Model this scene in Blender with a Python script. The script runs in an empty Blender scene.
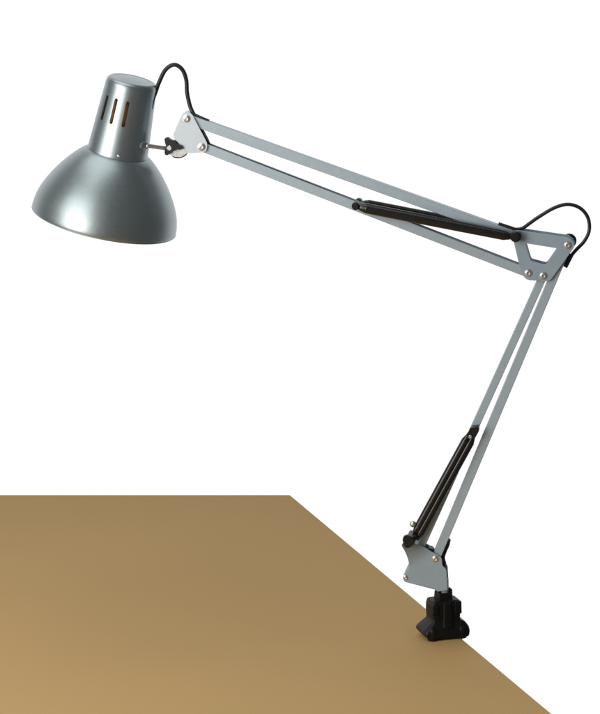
import bpy, bmesh, math, random
from mathutils import Vector, Matrix
random.seed(4)
scene = bpy.context.scene
COL = scene.collection
R = math.radians

# ------------------------------------------------------------------ camera
PITCH = R(12.0)
DIST = 3.0
PXH = 714.0
MM = DIST / 3000.0                      # about one millimetre per photo pixel at the lamp
fwd = Vector((0, math.cos(PITCH), -math.sin(PITCH)))
up = Vector((0, math.sin(PITCH), math.cos(PITCH)))
right = Vector((1, 0, 0))

def raydir(px, py):
    return right * ((px - 300) / 3000.0) + up * ((357 - py) / 3000.0) + fwd

YAW = R(8.0)                            # the lamp's own plane is turned a little
N = Vector((math.sin(YAW), math.cos(YAW), 0))      # away from the camera
E = Vector((math.cos(YAW), -math.sin(YAW), 0))     # along the lamp
Z = Vector((0, 0, 1))
cam0 = Vector((0, -DIST * math.cos(PITCH), 0))     # height solved below
# lamp plane passes through (xb, 0); height chosen so the clamp's foot is at z = 0
XB = 0.143
def hit(px, py, camz):
    c = Vector((cam0.x, cam0.y, camz)); d = raydir(px, py)
    t = (Vector((XB, 0, 0)) - c).dot(N) / d.dot(N)
    return c + d * t
CAMZ = -hit(443, 636, 0).z
CAM = Vector((0, cam0.y, CAMZ))

def P(px, py, d=0.0):
    """a point of the lamp's plane, d metres behind it"""
    return hit(px, py, CAMZ) + N * d

def F(px, py, d):
    """the point that lies d metres behind the lamp's plane and is seen at (px, py)"""
    dr = raydir(px, py)
    t = (Vector((XB, 0, 0)) + N * d - CAM).dot(N) / dr.dot(N)
    return CAM + dr * t

def on_table(px, py):
    d = raydir(px, py); t = -CAMZ / d.z
    return CAM + d * t

cd = bpy.data.cameras.new('camera'); co = bpy.data.objects.new('camera', cd); COL.objects.link(co)
co.location = CAM
co.rotation_euler = (math.pi / 2 - PITCH, 0, 0)
cd.sensor_fit = 'VERTICAL'; cd.sensor_height = 24; cd.lens = 24 * 3000 / PXH
cd.clip_start = 0.05; cd.clip_end = 200
scene.camera = co

# ------------------------------------------------------------------ materials
def mat(name, base, rough=0.4, metal=0.0, spec=0.5, coat=0.0, noise=None, bump=None, rvar=0.0):
    m = bpy.data.materials.new(name); m.use_nodes = True
    nt = m.node_tree; b = nt.nodes['Principled BSDF']
    b.inputs['Base Color'].default_value = (*base, 1); b.inputs['Roughness'].default_value = rough
    b.inputs['Metallic'].default_value = metal; b.inputs['Specular IOR Level'].default_value = spec
    b.inputs['Coat Weight'].default_value = coat; b.inputs['Coat Roughness'].default_value = 0.15
    tc = nt.nodes.new('ShaderNodeTexCoord')
    if noise:                           # (scale, amount)
        n = nt.nodes.new('ShaderNodeTexNoise'); n.inputs['Scale'].default_value = noise[0]; n.inputs['Detail'].default_value = 5
        nt.links.new(tc.outputs['Object'], n.inputs['Vector'])
        cr = nt.nodes.new('ShaderNodeValToRGB')
        a = noise[1]
        cr.color_ramp.elements[0].position = 0.3; cr.color_ramp.elements[1].position = 0.7
        cr.color_ramp.elements[0].color = (*[c * (1 - a) for c in base], 1)
        cr.color_ramp.elements[1].color = (*[min(1, c * (1 + a)) for c in base], 1)
        nt.links.new(n.outputs['Fac'], cr.inputs['Fac']); nt.links.new(cr.outputs['Color'], b.inputs['Base Color'])
        if rvar:
            mr = nt.nodes.new('ShaderNodeMapRange')
            mr.inputs['To Min'].default_value = rough - rvar; mr.inputs['To Max'].default_value = rough + rvar
            nt.links.new(n.outputs['Fac'], mr.inputs['Value']); nt.links.new(mr.outputs['Result'], b.inputs['Roughness'])
    if bump:                            # (scale, strength)
        n2 = nt.nodes.new('ShaderNodeTexNoise'); n2.inputs['Scale'].default_value = bump[0]; n2.inputs['Detail'].default_value = 3
        nt.links.new(tc.outputs['Object'], n2.inputs['Vector'])
        bp = nt.nodes.new('ShaderNodeBump'); bp.inputs['Strength'].default_value = bump[1]; bp.inputs['Distance'].default_value = 0.0004
        nt.links.new(n2.outputs['Fac'], bp.inputs['Height']); nt.links.new(bp.outputs['Normal'], b.inputs['Normal'])
    return m

M = {
 'shade':  mat('silver_shade_paint', (.305, .36, .378), .385, .92, .5, .15, (300, .04), (500, .03), .025),
 'neck':   mat('silver_neck_paint', (.315, .371, .398), .375, .92, .5, .15, (300, .04), (500, .03), .025),
 'inner':  mat('white_inner_paint', (.75, .75, .72), .5),
 'rod':    mat('grey_blue_rod_paint', (.385, .475, .545), .46, .2, .5, .0, (120, .03), (900, .04), .03),
 'plate':  mat('grey_blue_plate_paint', (.325, .415, .49), .45, .2, .5, .0, (120, .035), (900, .04), .03),
 'hplate': mat('pale_plate_paint', (.56, .64, .71), .42, .2, .5, .0, (120, .03), (900, .06), .03),
 'black':  mat('black_plastic', (.007, .007, .008), .42, 0, .35, 0, (300, .25), (500, .15), .06),
 'clampm': mat('black_cast_plastic', (.0045, .0045, .005), .5, 0, .28, 0, (120, .3), (420, .3), .08),
 'rubber': mat('black_cord_rubber', (.014, .014, .014), .38, 0, .5, 0, (300, .2)),
 'spring': mat('black_spring_steel', (.006, .006, .0068), .26, .0, .5, .15, (200, .3), None, .06),
 'chrome': mat('bright_screw_steel', (.72, .72, .70), .22, 1.0, .5, 0, (400, .08), None, .05),
 'bolt':   mat('zinc_bolt', (.70, .71, .72), .27, .88, .5, 0, (400, .08), None, .05),
 'amber':  mat('amber_socket', (.62, .29, .10), .45, 0, .5, 0, (120, .15)),
 'glass':  mat('frosted_bulb', (.85, .84, .8), .35),
 'table':  mat('tan_table_laminate', (.458, .303, .128), .66, 0, .07, 0, (3, .02), (160, .05), .03),
}

# ------------------------------------------------------------------ builders
ORIGIN = P(443, 636)                     # base of the lamp
ORIGIN.z = 0.0

def obj(name, bm, m, parent=None, smooth=35, bevel=0.0, segs=2):
    bmesh.ops.recalc_face_normals(bm, faces=bm.faces)
    me = bpy.data.meshes.new(name)
    if parent is not None:
        bmesh.ops.translate(bm, verts=bm.verts, vec=-ORIGIN)
    bm.to_mesh(me); bm.free()
    o = bpy.data.objects.new(name, me); COL.objects.link(o)
    me.materials.append(m)
    for p in me.polygons: p.use_smooth = True
    me.set_sharp_from_angle(angle=R(smooth))
    if parent is not None: o.parent = parent
    if bevel:
        b = o.modifiers.new('bevel', 'BEVEL'); b.width = bevel; b.segments = segs; b.limit_method = 'ANGLE'; b.angle_limit = R(40)
        b.harden_normals = False
    return o

def frame_from(axis, hint=None):
    a = axis.normalized()
    h = hint if hint is not None else (Z if abs(a.z) < .9 else E)
    x = (h - a * h.dot(a)).normalized(); y = a.cross(x)
    return x, y, a

def lathe(bm, c, axis, prof, segs=96, hint=None, caps=True):
    """prof: list of (radius, height along the axis)"""
    x, y, a = frame_from(axis, hint)
    rings = []
    for r, h in prof:
        if r < 1e-7:
            rings.append([bm.verts.new(c + a * h)]); continue
        rings.append([bm.verts.new(c + a * h + (x * math.cos(2*math.pi*i/segs) + y * math.sin(2*math.pi*i/segs)) * r) for i in range(segs)])
    for A, B in zip(rings, rings[1:]):
        for i in range(segs):
            j = (i + 1) % segs
            if len(A) == 1 and len(B) == 1: continue
            if len(A) == 1: bm.faces.new((A[0], B[i], B[j]))
            elif len(B) == 1: bm.faces.new((A[i], B[0], A[j]))
            else: bm.faces.new((A[i], B[i], B[j], A[j]))
    return rings

def cyl(bm, p0, p1, r, segs=24, ch=0.0):
    ax = p1 - p0; L = ax.length
    if ch: prof = [(0,0),(r-ch,0),(r,ch),(r,L-ch),(r-ch,L),(0,L)]
    else: prof = [(0,0),(r,0),(r,L),(0,L)]
    lathe(bm, p0, ax, prof, segs)

def catmull(pts, n=8):
    out = []
    q = [pts[0]*2 - pts[1]] + list(pts) + [pts[-1]*2 - pts[-2]]
    for i in range(1, len(q) - 2):
        p0, p1, p2, p3 = q[i-1:i+3]
        for k in range(n):
            t = k / n
            out.append(.5*((2*p1) + (p2-p0)*t + (2*p0-5*p1+4*p2-p3)*t*t + (3*p1-p0-3*p2+p3)*t**3))
    out.append(pts[-1]); return out

def sweep(bm, pts, rad, segs=12):
    rings = []; prev = None
    for i, p in enumerate(pts):
        t = (pts[min(i+1, len(pts)-1)] - pts[max(i-1, 0)]).normalized()
        if prev is None: x, y, _ = frame_from(t, N)
        else:
            x = (prev - t * prev.dot(t)).normalized(); y = t.cross(x)
        prev = x
        r = rad(i / (len(pts)-1)) if callable(rad) else rad
        rings.append([bm.verts.new(p + (x*math.cos(2*math.pi*k/segs) + y*math.sin(2*math.pi*k/segs))*r) for k in range(segs)])
    for A, B in zip(rings, rings[1:]):
        for i in range(segs):
            j = (i+1) % segs
            bm.faces.new((A[i], B[i], B[j], A[j]))
    bm.faces.new(rings[0]); bm.faces.new(rings[-1])

def fillet(poly, r, n=5):
    """round the corners of a 2-D pixel polygon; r one value or one per corner"""
    out = []; L = len(poly)
    for i, p in enumerate(poly):
        p = Vector(p); a = Vector(poly[i-1]); b = Vector(poly[(i+1) % L])
        rr = r[i] if isinstance(r, (list, tuple)) else r
        u = (a-p); v = (b-p)
        l = min(rr, u.length*.45, v.length*.45)
        u.normalize(); v.normalize()
        for k in range(n+1):
            t = k/n
            out.append(p + u*l*(1-t)**2 + v*l*t**2)
    return out

def plate(bm, outer, d0, d1, hole=None, ref=None):
    """flat plate between the depths d0 and d1, outline in the lamp's plane"""
    loops = []
    if ref is None: ref = d0
    for d in (d0, d1):
        ls = []
        edges = []
        for lp in ([outer] + ([hole] if hole else [])):
            vs = [bm.verts.new(F(q[0], q[1], ref) + N*(d-ref)) for q in lp]
            for i in range(len(vs)): edges.append(bm.edges.new((vs[i], vs[(i+1) % len(vs)])))
            ls.append(vs)
        bmesh.ops.triangle_fill(bm, use_beauty=True, use_dissolve=False, edges=edges, normal=-N)
        loops.append(ls)
    for A, B in zip(*loops):
        n = len(A)
        for i in range(n):
            j = (i+1) % n
            bm.faces.new((A[i], A[j], B[j], B[i]))

def tag(o, label=None, cat=None, group=None, kind=None):
    if label: o['label'] = label
    if cat: o['category'] = cat
    if group: o['group'] = group
    if kind: o['kind'] = kind

# ------------------------------------------------------------------ table
back_l = on_table(-420, 495); corner = on_table(290, 495)
e1 = on_table(552, 714); edir = (e1 - corner).normalized()
front_r = corner + edir * 1.55
poly = [Vector((-1.15, corner.y, 0)), corner, front_r, Vector((-1.15, front_r.y, 0))]
TH = 0.022
bm = bmesh.new()
ap = 1
top = [bm.verts.new((p.x, p.y, 0)) for p in poly]; bot = [bm.verts.new((p.x, p.y, -TH)) for p in poly]
bm.faces.new(top); bm.faces.new(bot)
for i in range(4):
    j = (i+1) % 4; bm.faces.new((top[i], top[j], bot[j], bot[i]))
table = obj('table', bm, M['table'], bevel=.0008)
tag(table, 'flat tan tabletop with a slanting right edge under the lamp clamp', 'table')

# ------------------------------------------------------------------ lamp root
lamp = bpy.data.objects.new('desk_lamp', None); COL.objects.link(lamp); lamp.location = ORIGIN
lamp.empty_display_size = .05
tag(lamp, 'silver grey swing arm desk lamp with black springs clamped to the tan table', 'desk lamp')

# ------------------------------------------------------------------ head: bell, neck, cap
rimc = P(104, 219.8); topc = P(134, 78.0)
ax0 = (topc - rimc)
K = ax0.length / 145.2                    # metres per pixel along the head
A = (ax0.normalized() - N * math.tan(R(3.2))).normalized()
HX = (E - A * E.dot(A)).normalized()      # to the right of the head
HF = HX.cross(A)                          # towards the camera
if HF.dot(N) > 0: HF = -HF
def hp(phi, r, h):                        # point on the head; phi from the camera side towards the right
    return rimc + A*(h*K) + (HX*math.sin(R(phi)) + HF*math.cos(R(phi)))*(r*K)

outer = [(74.2,0),(74.4,2),(74.0,6),(72.4,14),(69.6,22),(64.9,31.5),(58.4,42),(51.0,52),(43.5,60.5),(37.5,66),(33.5,68.9),(30.5,70.2),(27.5,70.8)]
def smooth_prof(pr, n=5):
    return [(v.x, v.y) for v in catmull([Vector((a, b)) for a, b in pr], n)]
so = smooth_prof(outer)
inn = [(max(r-1.0, 1), h-.5 if h > 12 else h) for r, h in so][::-1]
bm = bmesh.new()
rim = [(73.2,.2),(73.4,-.7),(74.0,-.9),(74.6,-.4)]
lathe(bm, rimc, A, [(r*K, h*K) for r, h in [(r_*(.978 if r_ > 40 else .978+.022*(40-r_)/12.5), h_) for r_, h_ in rim + so + inn + [(73.2,.2)]]], 160)
bmesh.ops.remove_doubles(bm, verts=bm.verts, dist=1e-6)
shade = obj('lamp_shade', bm, M['shade'], lamp, 50)
shade.data.materials.append(M['inner'])
# the inside of the bell is painted white
for p in shade.data.polygons:
    c = Vector(p.center) + ORIGIN - rimc
    rad = (c - A*c.dot(A))
    if p.normal.dot(rad) < -1e-5 and c.dot(A) > 0: p.material_index = 1

# neck with slots cut through
no = [(30.2,69.6),(30.6,70.3),(30.5,71.2),(29.9,73),(27.4,110),(25.4,137.5),(25.2,140),(24.7,141.9),(23.7,143.5),(22.2,144.6),(20.4,145.1),(18.8,145.0),(17.8,144.7),(16.8,144.8),(12,145.4),(6,145.8),(0,145.9)]
ni = [(0,143.5),(20,142.4),(23.6,139),(25.9,110),(28.6,73),(28.9,69.6)]
bm = bmesh.new()
lathe(bm, rimc, A, [(r*K, h*K) for r, h in no + ni + [no[0]]], 128)
bmesh.ops.remove_doubles(bm, verts=bm.verts, dist=1e-6)
neck = obj('socket_cover', bm, M['neck'], lamp, 40)
cb = bmesh.new()
for base in (0, 180):
    for phi in (-43, -17, 9):
        ph = base + phi
        T = (HX*math.cos(R(ph)) - HF*math.sin(R(ph)))
        O = (HX*math.sin(R(ph)) + HF*math.cos(R(ph)))
        c = rimc + A*(115.4*K)
        w = 1.75*K; hl = 11.2*K
        prof = [(w*math.cos(t), hl + w*math.sin(t)) for t in [math.pi*i/8 for i in range(9)]]
        prof += [(-a, -b) for a, b in prof]
        f0 = [cb.verts.new(c + T*a + A*b + O*(21*K)) for a, b in prof]
        f1 = [cb.verts.new(c + T*a + A*b + O*(33*K)) for a, b in prof]
        cb.faces.new(f0); cb.faces.new(f1)
        for i in range(len(prof)):
            j = (i+1) % len(prof); cb.faces.new((f0[i], f0[j], f1[j], f1[i]))
cut = obj('cutter', cb, M['neck'], lamp)
bo = neck.modifiers.new('slots', 'BOOLEAN'); bo.operation = 'DIFFERENCE'; bo.object = cut; bo.solver = 'EXACT'
dg = bpy.context.evaluated_depsgraph_get(); dg.update()
newme = bpy.data.meshes.new_from_object(neck.evaluated_get(dg))
neck.modifiers.clear(); neck.data = newme
newme.set_sharp_from_angle(angle=R(40))
cm_ = cut.data
bpy.data.objects.remove(cut); bpy.data.meshes.remove(cm_)

def screw(name, c, axis, r, parent, m='bolt', h=1.3, slot=True):
    """domed screw head; c on the surface, axis outwards"""
    bm = bmesh.new()
    lathe(bm, c, axis, [(r*1.12,-.0003),(r*1.12,.00025),(r*1.0,.00032),(r*.93,.00005),(r*.88,.0001),(r*.86,h*.55e-3),(r*.70,h*.86e-3),(r*.45,h*1e-3),(r*.34,h*.9e-3),(r*.30,h*.55e-3),(0,h*.55e-3)], 32)
    return obj(name, bm, M[m], parent, 30)

def norm_at(phi): return HX*math.sin(R(phi)) + HF*math.cos(R(phi))
screw('screw', hp(12, 29.7, 73.8), norm_at(12), .0014, neck, h=1.2)

# socket and bulb inside
bm = bmesh.new()
lathe(bm, rimc, A, [(r*K, h*K) for r, h in [(0,134),(16,134),(17.5,131),(17.5,82),(19.5,80),(19.5,66),(16,64),(0,64)]], 48)
obj('bulb_socket', bm, M['amber'], lamp)
bm = bmesh.new()
lathe(bm, rimc, A, [(r*K, h*K) for r, h in smooth_prof([(13,66),(14,60),(19,50),(26,38),(29,26),(27,14),(20,5),(10,1),(0,0)])], 48)
obj('bulb', bm, M['glass'], lamp, 60)

# ------------------------------------------------------------------ pivot between head and arm
PH = 68
pc = hp(PH, 28.2, 84.0)
# knurled knob on the neck
bm = bmesh.new()
kc = hp(PH-7, 28.5, 86.5); ka = norm_at(PH-8)
segs = 48
x, y, a = frame_from(ka)
rings = []
for r, h in [(4.6,-.6),(5.0,.4),(5.0,1.6),(4.3,2.4),(2.4,2.9),(0,2.9)]:
    if r == 0: rings.append([bm.verts.new(kc + a*h*K)]); continue
    rings.append([bm.verts.new(kc + a*h*K + (x*math.cos(2*math.pi*i/segs)+y*math.sin(2*math.pi*i/segs))*K*(r - (.35 if i % 4 < 2 and r > 4 else 0))) for i in range(segs)])
for Aa, B in zip(rings, rings[1:]):
    for i in range(segs):
        j = (i+1) % segs
        if len(B) == 1: bm.faces.new((Aa[i], B[0], Aa[j]))
        else: bm.faces.new((Aa[i], B[i], B[j], Aa[j]))
obj('knurled_screw', bm, M['neck'], neck, 25)

bm = bmesh.new()
p0 = kc - ka*.001; p1 = P(170, 148.3, -.004)
cyl(bm, p0, p1, .0021, 20)
rod_dir = (p1 - p0).normalized()
cyl(bm, p0 + rod_dir*.004, p0 + rod_dir*.0065, .0034, 20, .0005)
obj('pivot_rod', bm, M['bolt'], lamp, 30)

# wing nut: two lobes on a hub, its screw end facing the camera
bm = bmesh.new()
wing = [(163.4,137.4),(167.0,136.3),(170.2,139.4),(174.6,140.4),(177.6,143.8),(183.0,145.6),(184.4,148.6),(182.0,150.4),(177.4,149.6),(173.6,151.8),(169.6,152.6),(167.8,156.2),(164.4,156.2),(163.2,152.2),(165.6,147.0),(163.8,141.4)]
wing = [(172 + (a_-172)*.9, 147 + (b_-147)*.9) for a_, b_ in wing]
plate(bm, fillet(wing, 2.2), -.0105, -.0045)
obj('wing_nut', bm, M['black'], lamp, 40, .0014, 3)
bm = bmesh.new()
cyl(bm, P(171.2,146.6,-.006), P(171.2,146.6,-.0118), .0027, 24, .0006)
cyl(bm, P(171.2,146.6,.012), P(171.2,146.6,-.009), .0022, 16)
obj('hinge_pin', bm, M['bolt'], lamp)
bm = bmesh.new()
hinge = [(165,142),(172,139.5),(181,141),(186,146),(186.5,153.5),(182,157.0),(175,157.2),(168,154)]
plate(bm, fillet(hinge, 3), -.0032, .0032)
obj('hinge_block', bm, M['bolt'], lamp, 40, .0012, 3)
bm = bmesh.new()
plate(bm, fillet([(169,150),(187,147),(187,155),(181,158.4),(173,158.2)], 3), .0045, .0095)
obj('hinge_washer', bm, M['black'], lamp, 40, .001, 2)

# ------------------------------------------------------------------ head bracket
hb = fillet([(183.0,112.2),(191.2,112.8),(207.6,144.2),(206.2,152.0),(187.2,153.6),(172.4,136.2)], [3.5,3.5,4,4,5,4])
bm = bmesh.new()
plate(bm, hb, -.0078, -.0066)
plate(bm, hb, .0066, .0078, None, -.0078)
web = fillet([(172.9,136.4),(175,134),(188.5,152.5),(186.5,153.4)], 1)
plate(bm, web, -.0066, .0066, None, -.0078)
hbr = obj('head_bracket', bm, M['hplate'], lamp, 40, .0004)
for (bx, by) in ((186.6,118.6),(201.6,146.8)):
    screw('bolt', F(bx, by, -.0078), -N, .0035, hbr)

# ------------------------------------------------------------------ rods
def rod(name, a_px, b_px, w, depth, m, kind='tube', d=0.0):
    a = F(*a_px, -.005) + N*(.005+d); b = F(*b_px, -.005) + N*(.005+d)
    t = (b - a).normalized(); q = N.cross(t)
    if q.z < 0: q = -q
    h = w/2; e = depth/2; wl = .0011
    bm = bmesh.new()
    if kind == 'tube':   sec = [(-h,-e),(h,-e),(h,e),(-h,e)]
    elif kind == 'up':   sec = [(-h,-e),(h,-e),(h,-e+wl),(-h+wl,-e+wl),(-h+wl,e-wl),(h,e-wl),(h,e),(-h,e)]
    else:                sec = [(h,-e),(h,e),(-h,e),(-h,e-wl),(h-wl,e-wl),(h-wl,-e+wl),(-h,-e+wl),(-h,-e)]
    r0 = [bm.verts.new(a + q*s + N*v) for s, v in sec]; r1 = [bm.verts.new(b + q*s + N*v) for s, v in sec]
    for i in range(len(sec)):
        j = (i+1) % len(sec); bm.faces.new((r0[i], r0[j], r1[j], r1[i]))
    bm.faces.new(r0); bm.faces.new(r1)
    return obj(name, bm, m, lamp, 30, .0005)

W = .0093
rod('arm_rod', (186.4,118.9), (514.5,236.2), W, .0105, M['rod'], 'down')
lowrod = rod('arm_rod', (200.5,146.4), (528.4,273.0), W, .0105, M['rod'], 'up')
rod('arm_rod', (543.6,275.5), (407.0,577.0), W*.86, .0105, M['rod'], 'up')
rod('arm_rod', (566.5,247.0), (435.6,558.5), W*.98, .0105, M['rod'], 'down')

# ------------------------------------------------------------------ elbow bracket
eo = fillet([(511.5,231.5),(517.5,230.2),(570.0,237.8),(575.6,245.5),(550.0,281.4),(526.0,280.2),(520.6,270.5)], [3,3,5,4,4,5,4])
eh = fillet([(525.2,243.2),(557.6,248.4),(546.0,265.0),(530.6,261.0)], 2)
bm = bmesh.new()
plate(bm, eo, -.0080, -.0066, eh)
plate(bm, eo, .0066, .0080, eh, -.0080)
eb = obj('elbow_bracket', bm, M['plate'], lamp, 40, .0004)
for (bx, by) in ((568.0,245.2),(528.6,273.0),(543.6,275.8)):
    screw('bolt', F(bx, by, -.0080), -N, .0036, eb)
bm = bmesh.new()
cyl(bm, P(568.8,242.6,.0095), P(568.8,242.6,.0125), .0072, 32, .0008)
obj('washer', bm, M['black'], eb)

# ------------------------------------------------------------------ springs
def spring(a_px, b_px, d, r, off=(0.0, 0.0), ref=None, pitch=.0014):
    rf = d if ref is None else ref
    a = F(*a_px, rf) + N*(d-rf); b = F(*b_px, rf) + N*(d-rf)
    t = (b-a).normalized(); q = N.cross(t)
    a = a + q*off[0]; b = b + q*off[1]
    t = b - a
    L = t.length
    hk = .005
    prof = [(0,0),(r*.5,0),(r*.55,hk*.5)]
    n = int((L - 2*hk)/pitch)
    for i in range(n):
        h0 = hk + (L-2*hk)*i/n
        env = min(1, .78 + 9*min(i, n-1-i)/n)
        for k, rr in ((0,.984),(.25,.997),(.5,1.0),(.75,.99)):
            prof.append((r*rr*env, h0 + (L-2*hk)/n*k))
    prof += [(r*.55,L-hk*.5),(r*.5,L),(0,L)]
    bm = bmesh.new(); lathe(bm, a, t, prof, 28)
    return obj('spring', bm, M['spring'], lamp, 80)

def endcap(c_px, d0, d1, r, parent, m='black', rf=None):
    bm = bmesh.new(); c = F(*c_px, rf if rf is not None else d0); c = c - N*(c - P(443,636)).dot(N); cyl(bm, c + N*d0, c + N*d1, r, 28, min(r*.3, .0012))
    return obj('end_cap', bm, M[m], parent)

SD = .0110
s1 = spring((357,206.6), (514,237.0), -SD, .0052)
s2 = spring((357,206.6), (514,237.0), SD, .0052, (0,0), -SD)
endcap((355.4,206.4), -SD-.005, -.0054, .0039, s1)
endcap((355.4,206.4), .0054, SD+.005, .0039, s2, 'black', -SD-.005)
kb = bmesh.new()
kc_ = F(515.5,237.0,-SD-.0065)
cyl(kb, kc_, kc_ + N*(2*SD+.013), .0040, 28, .0008)
cyl(kb, kc_ - N*.0004, kc_ + N*(SD-.0017), .0054, 32, .0014)
obj('spring_knob', kb, M['black'], eb)

LS = .0112
s3 = spring((471.8,434.5), (415.2,536.5), -LS, .0041, (.0026, .0020))
s4 = spring((471.8,434.5), (415.2,538.5), -LS+.001, .0041, (-.0026, -.0020))
# anchor block gripping the rod at the top of the lower springs
bm = bmesh.new()
plate(bm, fillet([(470.0,428.0),(478.8,426.6),(479.0,431.5),(474.4,439.5),(466.5,436.5)], 2), -.0155, -.0056)
anc = obj('spring_anchor', bm, M['black'], lamp, 40, .0008)
endcap((470.2,437.2), -.0168, -.0120, .0019, anc, 'bolt')
bm = bmesh.new(); bc = F(413.0,524.0,-.014)
lathe(bm, bc, -N, [(.0034*math.sin(math.pi*i/12), -.0034*math.cos(math.pi*i/12)) for i in range(1,12)] + [(0, .0034)], 28)
obj('end_ball', bm, M['bolt'], s3, 80)

# ------------------------------------------------------------------ base bracket
bo_ = fillet([(402.6,541.0),(407.0,537.2),(416.0,542.0),(431.5,551.6),(441.6,557.4),(442.2,566.0),(446.2,569.5),(447.4,590.0),(437.2,591.6),(436.2,588.4),(404.0,581.6),(402.8,575.8),(410.4,570),(407.6,555)], [3,3,3,4,3,2,2,1,1,2,4,3,4,8])
bm = bmesh.new()
plate(bm, bo_, -.0082, -.0068)
# the upper left corner is bent outwards, towards the springs
l0 = F(434,551.5,-.0082); l1 = F(407.5,572.5,-.0082)
ld = (l1-l0).normalized(); ln = ld.cross(N).normalized()
if (F(405,545,-.0082)-l0).dot(ln) < 0: ln = -ln
for k in range(8):
    bmesh.ops.bisect_plane(bm, geom=bm.verts[:]+bm.edges[:]+bm.faces[:], plane_co=l0+ln*(.0028*k), plane_no=ln, dist=1e-6)
for v in bm.verts:
    u = (v.co-l0).dot(ln)
    if u > 0: v.co -= N * u*u*18
plate(bm, bo_, .0068, .0082, None, -.0082)
lw = fillet([(404.5,582.2),(405.2,580.4),(437.4,588.8),(436.8,590.6)], .4)
plate(bm, lw, -.0068, .0068, None, -.0082)
bb = obj('base_bracket', bm, M['plate'], lamp, 40, .0004)
for (bx, by, r) in ((435.4,558.9,.0033),(405.6,577.4,.0025)):
    screw('bolt', F(bx, by, -.0082), -N, r, bb)
bm = bmesh.new()
plate(bm, fillet([(402.4,540.0),(403.6,536.2),(408.0,535.0),(415.6,541.4),(414.0,544.4),(408.0,548.6),(404.6,547.0)], 2.2), -.0225, -.0185)
cyl(bm, F(408.5,541,-.018), F(408.5,541,-.018)+N*.031, .003, 20)
cyl(bm, F(417,536,-.0125), F(410.0,541,-.0180), .0028, 20, .001)
obj('spring_knob', bm, M['black'], bb, 40, .0012, 3)
# small black spacers seen between the rods and behind them
bm = bmesh.new()
cyl(bm, P(430.8,549.5,.004), P(430.8,549.5,-.0075), .0032, 20, .0006)
cyl(bm, P(435.4,558.9,-.0066), P(435.4,558.9,.0066), .0048, 20, .0006)
obj('spacer', bm, M['black'], bb)

# stem
bm = bmesh.new()
cyl(bm, P(443.3,578,0), P(443.8,600,0), .0055, 32, .0006)
obj('stem', bm, M['rod'], lamp)

# ------------------------------------------------------------------ cord
RC = .0021
def cord(pts, r=RC, name='power_cord'):
    bm = bmesh.new(); sweep(bm, catmull([P(*p) for p in pts], 10), r, 14)
    return obj(name, bm, M['rubber'], lamp, 60)
cord([(152.0,105,-.010),(154.2,98.5,-.009),(156.4,92.5,-.007),(159.6,82,-.003),(165.3,70,.0),(173.8,64.8,.001),(181.6,69.5,.002),(185.6,80,.003),(186.4,93.5,.004),(189.4,107,.004),(193.6,115.2,.002),(196.0,121,.0015),(200.5,131,.0015),(206.3,141.5,.001),(214,148,.000),(240,158.0,.0),(300,181.0,.0),(352,201.5,.0)])
# strain relief sleeve where the cord leaves the neck
bm = bmesh.new()
sweep(bm, catmull([P(151.8,106.5,-.011), P(153.0,102.5,-.011), P(154.6,97.0,-.010), P(156.8,91,-.007)], 8), lambda t: .0034 - .0012*t, 16)
obj('cord_grommet', bm, M['rubber'], neck, 60)
# little tail lying on the upper rod by the bracket
cord([(190.5,112.8,.001),(194.5,114.6,.001),(201.5,117.6,.0),(209.0,120.8,.0)], .0013)
# elbow loop
cord([(499.0,224.2,.000),(507,227.2,.0),(515.5,229.4,.0),(522.5,228.4,.001),(530,223.4,.002),(538.5,217.6,.003),(554,208.6,.004),(567.5,205.2,.005),(579.5,208.8,.006),(587.5,218.0,.006),(589.2,230.5,.006),(584.6,241.5,.005),(575.5,251.2,.004),(570.0,258.0,.003),(565.8,266.0,.001)], .0018)
bm = bmesh.new()
sweep(bm, [P(571.4,254.6,.003), P(569.2,259,.002), P(565.0,267.0,.0)], .0026, 16)
obj('cord_grommet', bm, M['rubber'], lamp, 60)
bm = bmesh.new()
sweep(bm, [P(498.6,223.6,0), P(507,226.4,0), P(517.5,229.8,0)], .0016, 16)
obj('cord_grommet', bm, M['rubber'], lamp, 60)
# cord leaving the rod behind the base bracket
cord([(448.2,540.5,.004),(446.8,546.5,.006),(444.2,552.5,.0075),(442.0,560,.0085),(443.6,568.0,.009),(441.5,574,.0105),(439.5,584,.0115)], .0024)

# ------------------------------------------------------------------ clamp, turned to sit square on the table's edge
eN = Vector((edir.y*-1, edir.x, 0)); eN.normalize()
if eN.x < 0: eN = -eN                    # outward from the table's edge
eT = edir.normalized()                   # along the edge, towards the camera
CB = ORIGIN.copy()
dist_edge = (corner - CB).dot(eN)        # from the clamp's centre to the table's edge
def cpt(a, b, z): return CB + eN*a + eT*b + Z*z
def loft(bm, secs):
    """secs: list of (z, [(a,b)...])"""
    rings = [[bm.verts.new(cpt(a*1e-3, b*1e-3, z*1e-3)) for a, b in pl] for z, pl in secs]
    for A_, B_ in zip(rings, rings[1:]):
        n = len(A_)
        for i in range(n):
            j = (i+1) % n; bm.faces.new((A_[i], A_[j], B_[j], B_[i]))
    bm.faces.new(rings[0]); bm.faces.new(rings[-1])
def rrect(x0, x1, y0, y1, r, n=5):
    pts = fillet([(x0,y0),(x1,y0),(x1,y1),(x0,y1)], r, n)
    return [(p[0], p[1]) for p in pts]
de = dist_edge*1e3
bm = bmesh.new()
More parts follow.
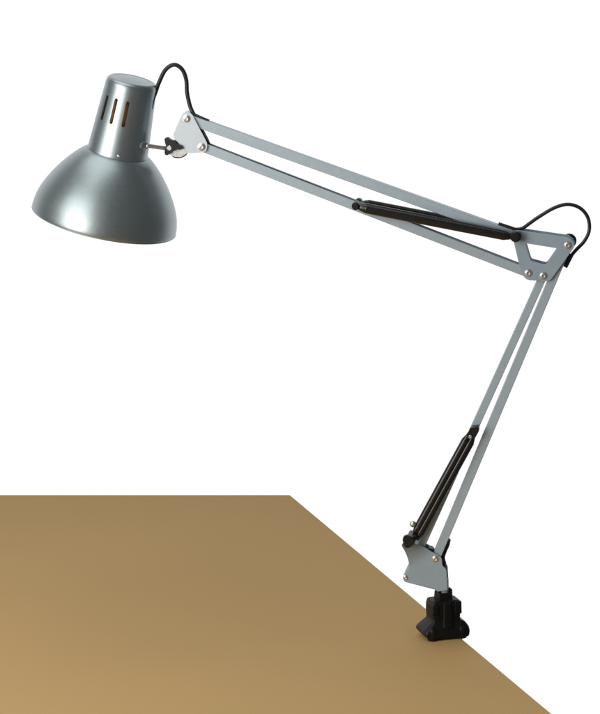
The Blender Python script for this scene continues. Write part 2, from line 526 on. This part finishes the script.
# foot: a wide jaw that flares and rests on the table
loft(bm, [(.15, rrect(-17.5,20,-14.5,13,4)), (2.6, rrect(-21,24,-16.5,15.4,4.5)), (7, rrect(-24.6,24.6,-17.5,16,5)), (9.5, rrect(-24,24.4,-17.2,15.6,5)),
          (12.6, rrect(-21.4,23.6,-16,14.6,5)), (16.6, rrect(-17.2,20.6,-14,13,4)), (18.2, rrect(-15.6,18.2,-12.5,12,3)), (19.2, rrect(-14.8,15.4,-12,11.5,3)), (23, rrect(-14.6,15,-12,11,3))])
# two lobes of the foot
for a_, b_, r_ in ((-15.5, 11.5, 5.2), (16.0, 11.0, 5.6)):
    lathe(bm, cpt(a_*1e-3, b_*1e-3, .0004), Z, [(0,0),(r_*.9e-3,0),(r_*1e-3,.001),(r_*1e-3,.010),(r_*.8e-3,.0125),(r_*.35e-3,.0136),(0,.0138)], 20)
# spine past the edge, lower jaw under the table
loft(bm, [(-52, rrect(de+.6,de+5,-13,3,1.5)), (10, rrect(de+.6,de+5,-13,3,1.5))])
loft(bm, [(-58, rrect(-14,de+5,-13,3,2)), (-48, rrect(-14,de+5,-13,3,2))])
clamp = obj('clamp', bm, M['clampm'], lamp, 45, .0010, 2)
bm = bmesh.new()
loft(bm, [(20, rrect(-14.2,14.6,-11.5,11,2.5)), (23, rrect(-14.8,15,-12,11.4,2.5)), (38.0, rrect(-14.6,14.8,-11.5,11,2.5)), (40.0, rrect(-13.2,13.4,-10,9.6,2.5))])
# cheek grooves of the moulding
loft(bm, [(13, rrect(-5.2,5.2,9,16.2,1.5)), (22, rrect(-4.6,4.6,9,14.2,1.5)), (38.6, rrect(-4.0,4.0,9,13.2,1.5))])
loft(bm, [(26, rrect(-15.6,-8.5,-10,12.2,1.2)), (36.4, rrect(-15.4,-8.5,-10,12.0,1.2))])
loft(bm, [(26, rrect(8.5,16,-10,12.2,1.2)), (39, rrect(8.5,15.6,-10,12.0,1.2))])
obj('clamp_body', bm, M['clampm'], clamp, 40, .0009, 2)
bm = bmesh.new()
loft(bm, [(39, rrect(-8,8,-7.5,7.5,2)), (47.2, rrect(-7.6,7.6,-7,7,2))])
loft(bm, [(46, rrect(-7.7,-5.2,-5,6.2,.8)), (50, rrect(-7.4,-5.6,-4.6,5.6,.8))])
loft(bm, [(46, rrect(5.2,7.9,-5,6.2,.8)), (50.8, rrect(5.6,7.6,-4.6,5.6,.8))])
obj('socket_collar', bm, M['clampm'], clamp, 30, .0006)
bm = bmesh.new()
lathe(bm, cpt(0,0,-.070), Z, [(r*1e-3, h*1e-3) for r, h in [(0,0),(9,0),(10,1.5),(10,6),(8,8),(3,8),(3,43),(8,43.5),(8,47.6),(0,47.6)]], 32)
obj('clamp_screw', bm, M['clampm'], clamp, 30)

# ------------------------------------------------------------------ light
w = bpy.data.worlds.new('World'); scene.world = w; w.use_nodes = True
nt = w.node_tree; bg = nt.nodes['Background']
tc = nt.nodes.new('ShaderNodeTexCoord')
dp = nt.nodes.new('ShaderNodeVectorMath'); dp.operation = 'DOT_PRODUCT'
vd = Vector((0, 1, -.12)).normalized(); dp.inputs[1].default_value = vd
nt.links.new(tc.outputs['Generated'], dp.inputs[0])
mr = nt.nodes.new('ShaderNodeMapRange'); mr.interpolation_type = 'SMOOTHSTEP'
mr.inputs['From Min'].default_value = math.cos(R(75)); mr.inputs['From Max'].default_value = math.cos(R(38))
mr.inputs['To Min'].default_value = .115; mr.inputs['To Max'].default_value = 1.02
nt.links.new(dp.outputs['Value'], mr.inputs['Value'])
nt.links.new(mr.outputs['Result'], bg.inputs['Color'])
bg.inputs['Strength'].default_value = 1.0

def area(name, loc, target, sx, sy, power, col=(1,1,1)):
    l = bpy.data.lights.new(name, 'AREA'); l.shape = 'RECTANGLE'; l.size = sx; l.size_y = sy; l.energy = power; l.color = col
    o = bpy.data.objects.new(name, l); COL.objects.link(o); o.location = loc
    d = Vector(target) - Vector(loc); o.rotation_euler = d.to_track_quat('-Z', 'Y').to_euler()
    return o
area('key_softbox', (-1.12, -1.0, .80), (-.12, 0, .28), 1.15, 1.5, 20.5, (1, .975, .94))
area('top_softbox', (-.5, -.1, 2.2), (-.2, 0, .2), 1.7, 1.3, 14, (1, .99, .97))

area('warm_table_fill', (-.95, -1.0, .50), (-.30, -.35, 0), .7, .5, 4.2, (1, .88, .75))  # unseen extra lamp, added to warm and brighten the table's near left corner
scene.render.engine = 'CYCLES'
scene.view_settings.view_transform = 'Standard'; scene.view_settings.look = 'None'
scene.view_settings.exposure = 0; scene.view_settings.gamma = 1
scene.render.film_transparent = False
